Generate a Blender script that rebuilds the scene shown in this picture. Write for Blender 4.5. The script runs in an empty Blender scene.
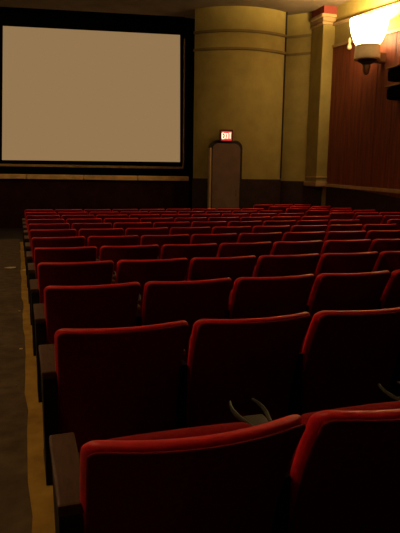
import bpy, bmesh, math, random
from mathutils import Vector, Matrix
random.seed(7)
C = bpy.context.scene.collection
S = bpy.context.scene
# ------------------------------------------------------------------ camera
cam = bpy.data.objects.new('camera', bpy.data.cameras.new('camera'))
C.objects.link(cam)
M = Matrix(((0.95174465, 0.03689787, -0.30466485), (-0.30655381, 0.16083179, -0.93816731), (0.01438342, 0.98629188, 0.16438198)))
cam.matrix_world = Matrix.Translation((0, 0, 1.5)) @ M.to_4x4()
cam.data.sensor_fit = 'VERTICAL'; cam.data.sensor_height = 36; cam.data.sensor_width = 27
cam.data.lens = 560 * 36 / 533
cam.data.clip_start = 0.05
S.camera = cam
# ------------------------------------------------------------------ world, exposure
w = bpy.data.worlds.new('world'); S.world = w; w.use_nodes = True
w.node_tree.nodes['Background'].inputs[0].default_value = (1, .55, .35, 1)
w.node_tree.nodes['Background'].inputs[1].default_value = 0.0
S.view_settings.view_transform = 'Standard'; S.view_settings.look = 'None'
S.view_settings.exposure = 0; S.view_settings.gamma = 1; S.view_settings.use_curve_mapping = False
S.cycles.use_denoising = True
S.cycles.sample_clamp_indirect = 3
S.cycles.max_bounces = 6
LAMP = (1.0, .69, .27)
SCONCE_W = 900        # the one in view, on the right wall
SIDE_W = 950          # its twins further back along both walls
def lamp(name, loc, power, size=.25):
    l = bpy.data.lights.new(name, 'POINT'); l.energy = power; l.color = LAMP; l.shadow_soft_size = size
    o = bpy.data.objects.new(name, l); C.objects.link(o); o.location = loc
    return o
# ------------------------------------------------------------------ materials
def mat(name, col, rough=.7, noise=0.0, scale=8.0, spec=.3, stretch=None, bump=0.0, col2=None, metal=0, coat=0):
    m = bpy.data.materials.new(name); m.use_nodes = True
    nt = m.node_tree; b = nt.nodes['Principled BSDF']
    b.inputs['Roughness'].default_value = rough
    b.inputs['Specular IOR Level'].default_value = spec
    b.inputs['Metallic'].default_value = metal
    if coat: b.inputs['Coat Weight'].default_value = coat; b.inputs['Coat Roughness'].default_value = .35
    tc = nt.nodes.new('ShaderNodeTexCoord'); mp = nt.nodes.new('ShaderNodeMapping')
    if stretch: mp.inputs['Scale'].default_value = stretch
    nt.links.new(tc.outputs['Object'], mp.inputs[0])
    n = nt.nodes.new('ShaderNodeTexNoise'); n.inputs['Scale'].default_value = scale; n.inputs['Detail'].default_value = 6
    nt.links.new(mp.outputs[0], n.inputs['Vector'])
    r = nt.nodes.new('ShaderNodeValToRGB')
    r.color_ramp.elements[0].position = .3; r.color_ramp.elements[1].position = .7
    c2 = col2 or tuple(c * (1 - noise) for c in col)
    r.color_ramp.elements[0].color = (*c2, 1); r.color_ramp.elements[1].color = (*col, 1)
    nt.links.new(n.outputs[0], r.inputs[0]); nt.links.new(r.outputs[0], b.inputs['Base Color'])
    if bump:
        bp = nt.nodes.new('ShaderNodeBump'); bp.inputs['Strength'].default_value = bump; bp.inputs['Distance'].default_value = .01
        nt.links.new(n.outputs[0], bp.inputs['Height']); nt.links.new(bp.outputs[0], b.inputs['Normal'])
    return m
def emit(name, col, strength):
    m = bpy.data.materials.new(name); m.use_nodes = True
    nt = m.node_tree; nt.nodes.clear()
    e = nt.nodes.new('ShaderNodeEmission'); o = nt.nodes.new('ShaderNodeOutputMaterial')
    e.inputs[0].default_value = (*col, 1); e.inputs[1].default_value = strength
    nt.links.new(e.outputs[0], o.inputs[0]); return m
MT = dict(
    vinyl=mat('red_vinyl', (.88, .026, .045), .42, .22, 30, .4, bump=.1),
    shell=mat('maroon_back_panel', (.24, .008, .016), .8, .4, 60, .15),
    cushion=mat('red_cushion_cloth', (.35, .015, .02), .85, .3, 60, .1),
    iron=mat('dark_painted_iron', (.018, .014, .012), .6, .3, 20),
    armwood=mat('worn_brown_armrest', (.11, .052, .034), .5, .4, 14, .3, stretch=(6, 1, 1)),
    plastic=mat('grey_plastic', (.045, .036, .033), .45, .2, 30),
    carpet=mat('aisle_carpet', (.155, .11, .072), .95, .55, 9, .05, bump=.4, col2=(.09, .062, .04)),
    rowfloor=mat('row_floor', (.03, .02, .015), .8, .4, 5),
    strip=mat('yellow_strip', (.50, .30, .06), .8, .5, 7, .1, col2=(.30, .17, .035)),
    cream=mat('cream_plaster', (.325, .245, .072), .85, .22, 3, .1),
    band=mat('tan_moulding_shade_darkened', (.19, .13, .045), .8, .2, 3, .1),  # tan darkened so the wall bands carry their shadow lines in colour
    ceil=mat('ceiling_plaster', (.20, .145, .095), .9, .3, 2, .05),
    wain=mat('dark_wainscot', (.035, .016, .012), .7, .4, 6, .2),
    wood=mat('red_brown_wood_panel', (.20, .045, .018), .55, .5, 3, .25, stretch=(1, 5, .35), bump=.1),
    trim=mat('tan_painted_trim', (.42, .27, .13), .7, .25, 6, .2),
    black=mat('black_masking_cloth', (.004, .0035, .003), .95, .2, 10, 0),
    gold=mat('tan_screen_border', (.5, .31, .11), .7, .3, 10),
    lip=mat('tan_stage_edge', (.8, .5, .2), .65, .35, 5, .2),
    stagef=mat('dark_red_stage_front', (.035, .010, .009), .9, .5, 3, .05),
    door=mat('brown_door_paint', (.16, .095, .065), .7, .25, 4, .2),
    doortrim=mat('dark_door_trim', (.02, .012, .01), .7, .2, 6),
    redp=mat('red_painted_block', (.20, .035, .025), .7, .2, 6, .2),
    metal=mat('cream_enamel', (.75, .6, .36), .5, .15, 10, .4),
    bronze=mat('bronze_metal', (.25, .13, .06), .4, .2, 10, .5, metal=.4),
    paper=mat('dirty_paper', (.8, .62, .38), .9, .2, 20, .05),
    screen=emit('projected_light', (.2918, .1779, .0784), 1.0),
    bowl=emit('glowing_glass', (1.0, .76, .38), 24.0),
    exitred=emit('exit_sign_red_glow', (1.0, .045, .05), 1.1),
    exitwhite=emit('exit_sign_letter_glow', (1.0, .62, .38), 2.4),
)
# ------------------------------------------------------------------ helpers
def obj(name, bm, m, parent=None, smooth=False, loc=None):
    me = bpy.data.meshes.new(name)
    bmesh.ops.recalc_face_normals(bm, faces=bm.faces)
    bm.to_mesh(me); bm.free(); me.materials.append(m)
    if smooth:
        for p in me.polygons: p.use_smooth = True
    o = bpy.data.objects.new(name, me); C.objects.link(o)
    if parent: o.parent = parent
    if loc: o.location = loc
    return o
def struct(name, bm, m, parent=None, smooth=False):
    o = obj(name, bm, m, parent, smooth)
    if not parent: o['kind'] = 'structure'
    return o
def tag(o, label, cat, group=None):
    o['label'] = label; o['category'] = cat
    if group: o['group'] = group
    return o
def thing(name, label, cat, loc=(0, 0, 0), rz=0, group=None):
    o = bpy.data.objects.new(name, None); C.objects.link(o); o.empty_display_size = .1
    o.location = loc; o.rotation_euler = (0, 0, rz)
    return tag(o, label, cat, group)
def box(bm, x0, x1, y0, y1, z0, z1, bev=0, mtx=None):
    r = bmesh.ops.create_cube(bm, size=1)
    vs = r['verts']
    for v in vs:
        v.co = Vector((x0 + (v.co.x + .5) * (x1 - x0), y0 + (v.co.y + .5) * (y1 - y0), z0 + (v.co.z + .5) * (z1 - z0)))
    if bev:
        es = list({e for v in vs for e in v.link_edges})
        rr = bmesh.ops.bevel(bm, geom=es, offset=bev, segments=2, profile=.6, affect='EDGES')
        vs = list({v for f in rr['faces'] for v in f.verts} | {v for v in vs if v.is_valid})
    if mtx:
        for v in vs: v.co = mtx @ v.co
    return bm
def B(*a, **k): return box(bmesh.new(), *a, **k)
def poly_prism(bm, pts, z0, z1):
    """plan outline extruded upwards"""
    a = [bm.verts.new((p[0], p[1], z0)) for p in pts]; b = [bm.verts.new((p[0], p[1], z1)) for p in pts]
    n = len(pts)
    for i in range(n): bm.faces.new((a[i], a[(i + 1) % n], b[(i + 1) % n], b[i]))
    bm.faces.new(a[::-1]); bm.faces.new(b); return bm
def tube(bm, pts, r, seg=8):
    rings = []
    for i, p in enumerate(pts):
        p = Vector(p); t = (Vector(pts[min(i + 1, len(pts) - 1)]) - Vector(pts[max(i - 1, 0)])).normalized()
        u = t.cross(Vector((0, 0, 1)))
        if u.length < .01: u = t.cross(Vector((1, 0, 0)))
        u.normalize(); v = t.cross(u)
        rr = r[i] if isinstance(r, (list, tuple)) else r
        rings.append([bm.verts.new(p + rr * (math.cos(a) * u + math.sin(a) * v)) for a in [2 * math.pi * k / seg for k in range(seg)]])
    for a, b in zip(rings, rings[1:]):
        for k in range(seg): bm.faces.new((a[k], a[(k + 1) % seg], b[(k + 1) % seg], b[k]))
    bm.faces.new(rings[0]); bm.faces.new(rings[-1]); return bm
def lathe(bm, prof, seg=28, a0=0, a1=2 * math.pi, close=True):
    full = abs(a1 - a0 - 2 * math.pi) < 1e-4
    n = seg if full else seg + 1
    rings = [[bm.verts.new((r * math.cos(a0 + (a1 - a0) * k / seg), r * math.sin(a0 + (a1 - a0) * k / seg), z)) for k in range(n)] for r, z in prof]
    for a, b in zip(rings, rings[1:]):
        for k in range(seg if full else seg): bm.faces.new((a[k], a[(k + 1) % n], b[(k + 1) % n], b[k]))
    if close:
        bm.faces.new(rings[0]); bm.faces.new(rings[-1])
    return bm
SL = -.015
FH = .13
def fz(y): return FH + SL * y

# ------------------------------------------------------------------ room shell
YB = -4.0; XL, XR = -3.9, 7.98; CZ = 5.77; YF = 19.6
bm = bmesh.new()       # raked floor
v = [bm.verts.new(p) for p in [(XL, YB, fz(YB)), (XR, YB, fz(YB)), (XR, YF, fz(YF)), (XL, YF, fz(YF)),
                               (XL, YB, fz(YB) - .2), (XR, YB, fz(YB) - .2), (XR, YF, fz(YF) - .2), (XL, YF, fz(YF) - .2)]]
for q in [(0, 1, 2, 3), (7, 6, 5, 4), (0, 4, 5, 1), (1, 5, 6, 2), (2, 6, 7, 3), (3, 7, 4, 0)]: bm.faces.new([v[i] for i in q])
struct('floor', bm, MT['rowfloor'])
def floor_band(name, x0, x1, y0, y1, h, m, wob=0):
    bm = bmesh.new(); n = 60; L = []
    for i in range(n + 1):
        y = y0 + (y1 - y0) * i / n
        d = wob * (random.random() - .5)
        L.append([bm.verts.new((x, y, fz(y) + z)) for x, z in ((x0 + d, -.05), (x0 + d, h), (x1, h), (x1, -.05))])
    for a, b in zip(L, L[1:]):
        for k in range(4): bm.faces.new((a[k], a[(k + 1) % 4], b[(k + 1) % 4], b[k]))
    bm.faces.new(L[0]); bm.faces.new(L[-1])
    return struct(name, bm, m)
floor_band('trim_1', XL, .008, YB, 13.6, .006, MT['carpet'], .0)      # aisle carpet
floor_band('trim_2', .003, .20, YB, 12.9, .010, MT['strip'], .022)    # worn yellow strip along the row ends
struct('wall_back', B(XL, XR, YB - .2, YB, -.5, 6.3), MT['wain'])
struct('wall_left', B(XL - .2, XL, YB, YF, -.5, 6.3), MT['wain'])
struct('wall_right', B(XR, XR + .2, YB - .2, YF, -.5, 6.3), MT['cream'])
# screen wall frame: origin at the screen's lower left corner line, u along it, n towards the audience
U = Vector((.98670, -.16256, 0)); N = Vector((-.16256, -.98670, 0)); P0 = Vector((-.32, 17.80, 0))
def W(u, n, z): return P0 + U * u + N * n + Vector((0, 0, z))
WM = Matrix(((U.x, N.x, 0, P0.x), (U.y, N.y, 0, P0.y), (0, 0, 1, 0), (0, 0, 0, 1)))
def WB(u0, u1, n0, n1, z0, z1, bev=0): return B(u0, u1, n0, n1, z0, z1, bev=bev, mtx=WM)
struct('wall_front', WB(-3.6, 10, -.9, -.7, -.5, 6.3), MT['black'])
LIPN = 1.15
# ceiling ends over the stage edge, the recess beyond it is black
bm = bmesh.new()
a = W(-3.6, LIPN, 0); b = W(5.20, LIPN, 0)
poly_prism(bm, [(XL, YB), (XR, YB), (XR, 15.9), (b.x, 15.9), (b.x, b.y), (a.x, a.y), (XL, a.y)], CZ, CZ + .3)
struct('ceiling', bm, MT['ceil'])
struct('trim_3', WB(-3.6, 5.6, -.7, LIPN, CZ + .3, CZ + .4), MT['black'])            # top of the recess
# stage
struct('trim_4', WB(-3.6, 5.35, -.7, LIPN - .12, -.5, 1.26), MT['stagef'])
bm = bmesh.new()
u = -3.55
edges = [-3.55, -2.35, -.80, .76, 2.32, 3.85, 5.34]
for a, b in zip(edges, edges[1:]): box(bm, a + .012, b - .012, LIPN - .45, LIPN, 1.27, 1.40, bev=.02, mtx=WM)
struct('trim_5', bm, MT['lip'])
struct('trim_6', WB(-3.6, 5.35, -.6, .45, 1.26, 1.50), MT['black'])

# ------------------------------------------------------------------ cinema screen
sc = thing('cinema_screen', 'large cinema screen glowing flat tan in its black masking above the stage', 'screen', W(0, 0, 1.5))
def loc_of(o, root):
    o.parent = root; o.matrix_parent_inverse = Matrix.Translation(-root.location); return o
def slab(pts, n0, n1):
    bm = bmesh.new()
    a = [bm.verts.new(W(p[0], n0, p[1])) for p in pts]; b = [bm.verts.new(W(p[0], n1, p[1])) for p in pts]
    k = len(pts)
    for i in range(k): bm.faces.new((a[i], a[(i + 1) % k], b[(i + 1) % k], b[i]))
    bm.faces.new(a); bm.faces.new(b[::-1]); return bm
loc_of(obj('projection_sheet', slab([(.09, 5.556), (5.165, 5.556), (5.197, 1.832), (-.092, 1.80)], -.04, 0), MT['screen']), sc)
bm = bmesh.new()
for a in [(-.35, -.10, 1.72, 5.9), (5.20, 5.27, 1.72, 5.9), (-.35, 5.27, 1.72, 1.79), (-.35, 5.27, 5.57, 6.1)]:
    box(bm, a[0], a[1], -.06, .03, a[2], a[3], mtx=WM)
loc_of(obj('black_masking', bm, MT['black']), sc)
bm = bmesh.new()
box(bm, 5.275, 5.315, -.04, .06, 1.62, 5.45, mtx=WM); box(bm, -.6, 5.315, -.04, .06, 1.62, 1.69, mtx=WM)
box(bm, -.40, -.36, -.04, .06, 1.62, 5.7, mtx=WM)
loc_of(obj('border_strip', bm, MT['gold']), sc)
struct('trim_7', WB(-3.6, -.45, -.65, .2, 1.5, 6.1), MT['black'])
struct('trim_8', WB(5.33, 6.0, -.65, .75, 1.26, 6.1), MT['black'])

# ------------------------------------------------------------------ curved wall column beside the stage
def arc(L, R, sag, n=28):
    L = Vector(L); R = Vector(R); c = (R - L).length; r = (c * c / 4 + sag * sag) / (2 * sag)
    mid = (L + R) / 2; nrm = Vector(((R - L).y, -(R - L).x)).normalized()
    if nrm.y > 0: nrm = -nrm
    cen = mid - nrm * (r - sag)
    a0 = math.atan2(L.y - cen.y, L.x - cen.x); a1 = math.atan2(R.y - cen.y, R.x - cen.x)
    return cen, r, a0, a1
LC, RC = (4.62, 14.97), (7.0, 14.42)
cen, rad, aa0, aa1 = arc(LC, RC, .42)
if aa1 < aa0: aa1 += 2 * math.pi
def arc_band(bm, z0, z1, out, back=.7, n=32, f0=0, f1=1, bev=0):
    pts = [(cen.x + (rad + out) * math.cos(aa0 + (aa1 - aa0) * (f0 + (f1 - f0) * k / n)), cen.y + (rad + out) * math.sin(aa0 + (aa1 - aa0) * (f0 + (f1 - f0) * k / n))) for k in range(n + 1)]
    bk = [(cen.x + (rad - back) * math.cos(aa0 + (aa1 - aa0) * (f0 + (f1 - f0) * k / n)), cen.y + (rad - back) * math.sin(aa0 + (aa1 - aa0) * (f0 + (f1 - f0) * k / n))) for k in range(n, -1, -1)]
    if z1 is None: return pts
    return poly_prism(bm, pts + bk, z0, z1)
w1 = struct('wall_curved', arc_band(bmesh.new(), 1.36, CZ, 0), MT['cream'])
struct('trim_9', arc_band(bmesh.new(), -.4, 1.36, .03), MT['wain'])
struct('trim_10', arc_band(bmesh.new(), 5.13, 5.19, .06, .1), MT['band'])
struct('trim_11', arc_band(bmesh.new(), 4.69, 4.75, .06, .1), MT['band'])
# flat wall from the column to the right wall
FA, FB = Vector((7.06, 14.75)), Vector((7.98, 13.80))
fd = (FB - FA).normalized(); fn = Vector((fd.y, -fd.x))
if fn.y > 0: fn = -fn
def flat(z0, z1, out, back=.4, m=None, name=''):
    a = FA - fn * back; b = FB - fn * back; c = FB + fn * out; d = FA + fn * out
    return struct(name, poly_prism(bmesh.new(), [a, b, c, d], z0, z1), m)
flat(1.32, CZ, 0, m=MT['cream'], name='wall_corner')
flat(-.4, 1.32, .02, m=MT['wain'], name='trim_12')
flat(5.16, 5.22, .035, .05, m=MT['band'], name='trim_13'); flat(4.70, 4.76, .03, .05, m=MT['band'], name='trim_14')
struct('corner_gap_shade', tube(bmesh.new(), [(7.01, 14.40, 1.38), (7.01, 14.40, CZ)], .022), MT['doortrim'])  # added dark tube drawing the shaded gap between column and flat wall
# pilaster in the corner
PY0, PY1, PX = 13.52, 14.12, 7.63
pil = struct('trim_20', B(PX, XR - .005, PY0, PY1, 1.18, 5.5, bev=.015), MT['cream'])
def pl(name, bm, m): return obj(name, bm, m, pil)
bm = bmesh.new(); box(bm, PX - .04, XR, PY0 - .03, PY1, 5.32, 5.38, bev=.015); box(bm, PX - .03, XR, PY0 - .03, PY1, 5.40, 5.5, bev=.02); box(bm, PX - .08, XR, PY0 - .05, PY1, 5.50, 5.58, bev=.02)
pl('capital', bm, MT['trim'])
pl('cap_block', B(PX - .02, XR, PY0 - .03, PY1, 5.58, CZ), MT['redp'])
bm = bmesh.new(); box(bm, PX - .05, XR, PY0 - .06, PY1, 1.20, 1.32, bev=.02); box(bm, PX - .02, XR, PY0 - .03, PY1, 1.42, 1.46, bev=.01)
pl('base', bm, MT['trim'])
# right wall: wainscot, chair rail, wood panelling, mouldings
def wallrun(bm, y0, y1, za, zb, sl, x0, step=None):
    """board along the right wall whose height follows z + sl*(y-14)"""
    vs = []
    for y in (y0, y1):
        d = sl * (y - 14)
        for x, z in ((x0, za + d), (XR + .02, za + d), (XR + .02, zb + d), (x0, zb + d)): vs.append(bm.verts.new((x, y, z)))
    for q in [(0, 1, 2, 3), (7, 6, 5, 4), (0, 4, 5, 1), (1, 5, 6, 2), (2, 6, 7, 3), (3, 7, 4, 0)]: bm.faces.new([vs[i] for i in q])
    return bm
struct('trim_15', wallrun(bmesh.new(), YB, 13.52, -.7, 1.22, .02, XR - .03), MT['wain'])
struct('trim_16', wallrun(bmesh.new(), YB, 13.52, 1.20, 1.28, .02, XR - .08), MT['trim'])
bm = bmesh.new(); y = YB; 
while y < 13.4:
    y2 = min(y + .62, 13.52); wallrun(bm, y + .012, y2, 1.28, 4.80, .07, XR - .035); y = y2
wallrun(bm, YB, 13.52, 1.28, 4.80, .07, XR - .015)
struct('trim_17', bm, MT['wood'])
struct('trim_18', wallrun(bmesh.new(), YB, 13.52, 4.80, 4.86, .07, XR - .07), MT['trim'])
struct('trim_19', wallrun(bmesh.new(), YB, 13.52, 5.34, 5.40, .075, XR - .09), MT['trim'])

# ------------------------------------------------------------------ exit door with arched surround, set on the curved wall
def rr_arch(w_, h, r, n=8):
    p = [(-w_ / 2, 0), (w_ / 2, 0)]
    for k in range(n + 1):
        a = math.pi / 2 * k / n; p.append((w_ / 2 - r + r * math.cos(a), h - r + r * math.sin(a)))
    for k in range(n + 1):
        a = math.pi / 2 + math.pi / 2 * k / n; p.append((-w_ / 2 + r + r * math.cos(a), h - r + r * math.sin(a)))
    return p
def arch_slab(w_, h, r, y0, y1, mtx):
    bm = bmesh.new(); P = rr_arch(w_, h, r); k = len(P)
    a = [bm.verts.new(mtx @ Vector((p[0], y0, p[1]))) for p in P]; b = [bm.verts.new(mtx @ Vector((p[0], y1, p[1]))) for p in P]
    for i in range(k): bm.faces.new((a[i], a[(i + 1) % k], b[(i + 1) % k], b[i]))
    bm.faces.new(a); bm.faces.new(b[::-1]); return bm
DX, DY = 5.30, 14.20
DM = Matrix.Translation((DX, DY, fz(DY))) @ Matrix.Rotation(math.radians(-12), 4, 'Z')
struct('door_1', arch_slab(.87, 2.45, .20, .03, .62, DM), MT['doortrim'])
D1 = bpy.data.objects['door_1']
def dchild(name, bm, m): o = obj(name, bm, m, D1); return o
dchild('door_panel', arch_slab(.74, 2.37, .17, -.03, .05, DM), MT['door'])
dchild('door_jamb', B(-.445, -.395, -.015, .45, 0, 2.25, mtx=DM), MT['trim'])
dchild('door_handle', tube(bmesh.new(), [DM @ Vector(p) for p in [(.27, -.04, 1.0), (.27, -.08, 1.0), (.27, -.08, 1.15), (.27, -.04, 1.15)]], .012), MT['iron'])
# illuminated exit sign above the door
ex = thing('exit_sign', 'small illuminated red exit sign over the arched door', 'sign', (DX - .02, DY - .02, 2.33), math.radians(-12))
obj('sign_housing', B(-.17, .17, -.05, .14, 0, .31, bev=.012), mat('sign_housing_red', (.10, .012, .01), .6, .2, 10), ex)
obj('sign_face', B(-.135, .135, -.062, -.048, .03, .26, bev=.003), MT['exitred'], ex)
bm = bmesh.new()
def bar(x0, z0, x1, z1, t=.012):
    d = Vector((x1 - x0, 0, z1 - z0)); L = d.length; ang = math.atan2(d.z, d.x)
    box(bm, 0, L, -.070, -.0605, -t, t, mtx=Matrix.Translation((x0, 0, z0)) @ Matrix.Rotation(-ang, 4, 'Y'))
for i, ch in enumerate('EXIT'):
    x = -.118 + i * .062
    h0, h1 = .075, .215
    if ch == 'E':
        bar(x, h0, x, h1)
        for z in (h0, (h0 + h1) / 2, h1): bar(x, z, x + .042, z)
    if ch == 'X': bar(x, h0, x + .044, h1); bar(x, h1, x + .044, h0)
    if ch == 'I': bar(x + .022, h0, x + .022, h1, .016)
    if ch == 'T': bar(x + .024, h0, x + .024, h1); bar(x, h1, x + .048, h1)
obj('sign_letters', bm, MT['exitwhite'], ex)

# ------------------------------------------------------------------ wall sconces
def sconce(loc, rz, label, power, group='wall sconces'):
    t = thing('wall_sconce', label, 'wall lamp', loc, rz, group)
    # local +y points to the wall
    bm = bmesh.new(); lathe(bm, [(.24, 0), (.31, .12), (.37, .28), (.405, .45), (.415, .56), (.40, .56), (.385, .45), (.34, .28), (.27, .14), (.18, .03)], 32, close=False)
    obj('glass_bowl', bm, MT['bowl'], t, True)
    bm = bmesh.new(); lathe(bm, [(.27, -.30), (.285, -.28), (.275, -.03), (.28, -.02), (.275, .01), (.20, .02)], 32)
    for k in range(0): pass
    obj('cup_holder_ring', bm, MT['metal'], t, False)
    bm = bmesh.new(); lathe(bm, [(.05, -.41), (.14, -.36), (.20, -.32), (.22, -.295)], 24); obj('lower_dish', bm, MT['iron'], t, True)
    bm = bmesh.new(); lathe(bm, [(.015, -.62), (.06, -.58), (.075, -.5), (.09, -.44), (.07, -.39), (.05, -.38)], 20); obj('finial', bm, MT['bronze'], t, True)
    bm = bmesh.new(); box(bm, -.09, .09, .2, .46, -.34, -.12, bev=.02); obj('wall_bracket', bm, MT['bronze'], t)
    l = lamp('bulb', (0, 0, .43), power, .10); l.parent = t
    return t
sconce((7.52, 11.32, 4.34), -math.pi / 2, 'glowing white bowl sconce with cream collar on the right wall panelling', SCONCE_W)
for y in (5.2,):
    sconce((7.52, y, 4.4), -math.pi / 2, 'glowing bowl sconce on the right wall, outside the view', SIDE_W * .6)
for y in (10.6, 2.8):
    sconce((XL + .46, y, 4.4), math.pi / 2, 'glowing bowl sconce on the left wall, %s' % ('nearer the screen' if y > 8 else 'nearer the back rows'), SIDE_W * (.66 if y > 8 else 1.15))
# small cream finial at the moulding left of the sconce
bm = bmesh.new(); lathe(bm, [(.03, 0), (.06, .03), (.05, .09), (.03, .14), (.045, .19), (.02, .26), (.004, .28)], 16)
tag(obj('moulding_ornament', bm, MT['metal'], smooth=True, loc=(7.85, 12.6, 4.54)), 'small pale turned ornament on the moulding left of the sconce', 'ornament')
# dark two-tier bracket at the picture's right
bk = thing('wall_bracket_shelf', 'dark two-tier wall ledge with pale top edges below the sconce', 'shelf', (7.95, 10.4, 3.2))
def bkp(name, bm, m): return loc_of(obj(name, bm, m), bk)
for z0, z1, yl in ((3.50, 3.76, 10.75), (3.12, 3.38, 10.75)):
    bkp('ledge', B(7.66, XR - .03, 8.9, yl, z0, z1, bev=.07), MT['black'])
    bkp('ledge_top', B(7.63, XR - .03, 8.9, yl + .02, z1, z1 + .035, bev=.01), MT['band'])

# ------------------------------------------------------------------ seats
def pillow(wd, z0, z1, thick, rc, yrec, curve, nseg=7, taper=.0, full=.35):
    """upholstered panel: rounded outline in x-z, domed front and rear, bent in plan, leaning back"""
    bm = bmesh.new(); P = []
    hw = wd / 2; h = z1 - z0
    corners = [(hw, h, 0, rc), (-hw, h, 90, rc), (-hw, 0, 180, rc * .7), (hw, 0, 270, rc * .7)]
    loop = []
    for cx, cz, a0, r in corners:
        sx = 1 if cx > 0 else -1; sz = 1 if cz > 0 else -1
        for k in range(nseg + 1):
            a = math.radians(a0 + 90 * k / nseg)
            loop.append((cx - sx * r + r * math.cos(a), cz - sz * r + r * math.sin(a)))
    # add points along the straight sides
    out = []
    n = len(loop)
    for i in range(n):
        a = loop[i]; b = loop[(i + 1) % n]; out.append(a)
        L = math.hypot(b[0] - a[0], b[1] - a[1])
        if L > .1:
            m = int(L / .06)
            for k in range(1, m): out.append((a[0] + (b[0] - a[0]) * k / m, a[1] + (b[1] - a[1]) * k / m))
    loop = out; n = len(loop)
    def place(x, z, y):
        f = z / h
        x2 = x * (1 - taper * (1 - f))
        return Vector((x2, y + curve * (x2 / hw) ** 2 + yrec * (1 - f * abs(f)), z0 + z))
    prof = []
    ns = 6
    for k in range(ns + 1):
        a = math.pi / 2 * k / ns; prof.append((1 - (thick * .5) * (1 - math.sin(a)), -math.cos(a)))
    levels = [(.15, -1.0 ), (.6, -1.0)] + [(None, a) for a in range(ns + 1)]
    rings = []
    def ring(inset, y):
        r = []
        for x, z in loop:
            # inset towards the centre by a distance
            sx = max(0, 1 - inset / hw); sz = max(0, 1 - inset / (h / 2))
            r.append(bm.verts.new(place(x * sx, (z - h / 2) * sz + h / 2, y)))
        return r
    t = thick / 2
    seq = []
    for ins in (hw * .97, hw * .6, hw * .3): seq.append((ins, -t * (1 + full * (ins / hw) * 0)))
    for k in range(ns + 1):
        a = math.pi / 2 * k / ns; seq.append((t * (1 - math.sin(a)), -t * math.cos(a)))
    for k in range(1, ns + 1):
        a = math.pi / 2 * k / ns; seq.append((t * (1 - math.cos(a)), t * math.sin(a)))
    for ins in (hw * .3, hw * .6, hw * .97): seq.append((ins, t * (1 + full * ins / hw)))
    for ins, y in seq: rings.append(ring(ins, y))
    for a, b in zip(rings, rings[1:]):
        for k in range(n): bm.faces.new((a[k], a[(k + 1) % n], b[(k + 1) % n], b[k]))
    bm.faces.new(rings[0]); bm.faces.new(rings[-1])
    return bm
def me_of(name, bm, m, smooth=False):
    me = bpy.data.meshes.new(name); bmesh.ops.recalc_face_normals(bm, faces=bm.faces); bm.to_mesh(me); bm.free()
    me.materials.append(m)
    if smooth:
        for p in me.polygons: p.use_smooth = True
    return me
# local frame: x to the right, y towards the screen, z up; y=0 is the rear of the top edge
BT = .062
_me_of = me_of
def me_of(name, bm, m, smooth=False):      # heights below are measured from the old step; seats stand on the floor at FH
    for v_ in bm.verts: v_.co.z -= FH
    return _me_of(name, bm, m, smooth)
m_back = me_of('backrest', pillow(.578, .24, .892, BT, .040, .21, .066, taper=.06), MT['vinyl'], True)
for v_ in m_back.vertices: v_.co.y += BT / 2
bm = pillow(.558, .26, .882, .014, .03, .20, .062, taper=.06)
for v_ in bm.verts: v_.co.y -= .002
m_shell = me_of('back_panel', bm, MT['shell'], True)
# tipped-up seat cushion in front of the back
bm = pillow(.50, .40, .80, .10, .06, .05, -.01, taper=0)
for v_ in bm.verts: v_.co.y += .30; v_.co.z -= .018
m_seat = me_of('seat', bm, MT['cushion'], True)
bm = bmesh.new(); box(bm, -.028, .028, .28, .45, .655, .685, bev=.008)
m_arm = me_of('armrest', bm, MT['armwood'])
bm = bmesh.new(); box(bm, -.040, .040, .20, .62, .635, .668, bev=.008)
m_armend = me_of('armrest', bm, MT['armwood'])
bm = bmesh.new()
def side_panel(bm, t):
    pts = [(.12, .10), (.20, .13), (.46, .13), (.48, .17), (.40, .22), (.42, .40), (.55, .58), (.55, .638), (.21, .638), (.21, .40)]
    pts[0] = (.19, .17)
    a = [bm.verts.new((-t, p[0], p[1])) for p in pts]; b = [bm.verts.new((t, p[0], p[1])) for p in pts]; k = len(pts)
    for i in range(k): bm.faces.new((a[i], a[(i + 1) % k], b[(i + 1) % k], b[i]))
    bm.faces.new(a); bm.faces.new(b[::-1]); return bm
m_leg = me_of('side_frame', side_panel(bmesh.new(), .014), MT['iron'])
m_legend = me_of('side_frame', side_panel(bmesh.new(), .030), MT['iron'])
# cup holder: an open fork ring at the front end of the armrest
bm = bmesh.new()
for sx in (-1, 1):
    tube(bm, [(.012 + sx * q, yy, zz) for q, yy, zz in ((.032, .40, .700), (.040, .45, .702), (.052, .50, .706), (.055, .54, .710), (.050, .575, .714), (.042, .60, .716))], [.009, .009, .008, .007, .006, .005], 8)
box(bm, -.024, .048, .375, .50, .684, .706, bev=.006)
m_cup = me_of('cup_holder', bm, MT['plastic'])

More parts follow.
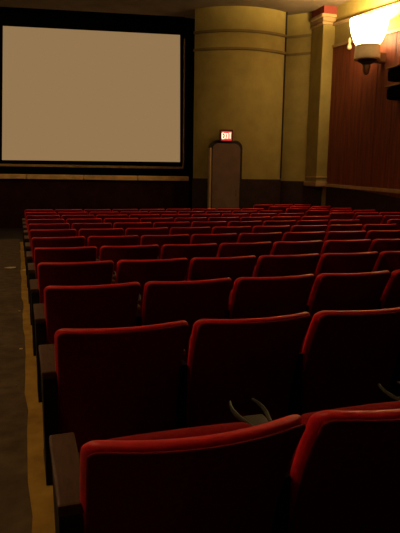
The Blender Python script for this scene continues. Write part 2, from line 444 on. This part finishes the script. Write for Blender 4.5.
def part(me, parent, x=0):
    o = bpy.data.objects.new(me.name.split('.')[0], me); C.objects.link(o); o.parent = parent; o.location = (x, 0, 0); return o
ORD = ['', 'first', 'second', 'third', 'fourth', 'fifth', 'sixth', 'seventh', 'eighth', 'ninth', 'tenth', 'eleventh', 'twelfth', 'thirteenth', 'fourteenth']
def make_seat(loc, label, group, end=False, last=False, rz=0):
    t = thing('cinema_chair', label, 'chair', loc, rz, group)
    part(m_back, t)
    part(m_shell, t); part(m_seat, t)
    part(m_arm, t, .30); part(m_leg, t, .30); part(m_cup, t, .30)
    if end: part(m_armend, t, -.300); part(m_legend, t, -.306)
    return t
PITCH, RS = .60, .975
fx, fy = 560, 560
def px(x, y, z):
    v = M.transposed() @ Vector((x, y, z - 1.5)); return 200 + 560 * v.x / -v.z, 266.5 - 560 * v.y / -v.z
NC = 9
for n in range(12):
    y = [1.16, 2.22][n] if n < 2 else 1.265 + RS * n
    for k in range(NC):
        x = (.415, .415, .41, .405)[min(n, 3)] + (.62, .61, .60)[min(n, 2)] * k
        if px(x - .3, y, .9 + SL * y)[0] > 520: continue
        where = 'at the left aisle' if k == 0 else ORD[k + 1] + ' from the left aisle'
        if n == 0: row = 'nearest row'
        elif n == 11: row = 'farthest row'
        else: row = ORD[n + 1] + ' row from the camera'
        make_seat((x, y, fz(y)), 'red cinema seat %s in the %s' % (where, row), 'red seats of the main block', end=(k == 0)).scale.x = (1.025, 1.015, 1)[min(n, 2)]
# far right block beyond the cross aisle
for n in range(6, 14):
    y = 1.265 + RS * n
    for k in range(3):
        x = 6.36 + PITCH * k
        if px(x - .3, y, .9 + SL * y)[0] > 440: continue
        where = ['nearest the side aisle', 'in the middle', 'against the right wall'][k]
        q = 14 - n
        row = 'front row' if q == 1 else ORD[q] + ' row from the front'
        make_seat((x, y, fz(y)), 'red seat of the right wall block, %s, %s' % (where, row), 'red seats of the right block', end=(k == 0))

# ------------------------------------------------------------------ litter on the aisle
def scrap(x, y, s, ang, label):
    bm = bmesh.new(); k = 7; z = .004
    P = [((s * (.6 + .5 * random.random())) * math.cos(2 * math.pi * i / k), .6 * s * (.6 + .5 * random.random()) * math.sin(2 * math.pi * i / k)) for i in range(k)]
    a = [bm.verts.new((p[0], p[1], z * (1 + random.random()))) for p in P]; b = [bm.verts.new((p[0], p[1], z * 2.2 + .006 * random.random())) for p in P]
    for i in range(k): bm.faces.new((a[i], a[(i + 1) % k], b[(i + 1) % k], b[i]))
    bm.faces.new(a); bm.faces.new(b[::-1])
    o = obj('paper_scrap', bm, MT['paper'], loc=(x, y, fz(y) + .004)); o.rotation_euler.z = ang
    return tag(o, label, 'litter', 'paper scraps on the aisle')
scrap(-.155, 9.1, .13, .1, 'pale paper scrap on the aisle carpet, biggest and furthest away')
scrap(.06, 8.8, .07, .6, 'pale scrap lying on the yellow strip, far along the aisle')
scrap(-.02, 4.6, .016, .3, 'small pale scrap on the carpet beside the third row')
scrap(-.055, 3.75, .012, .3, 'tiny pale scrap on the near carpet, closest to the camera')
scrap(-.03, 6.0, .018, 1.0, 'small pale scrap midway along the aisle carpet')
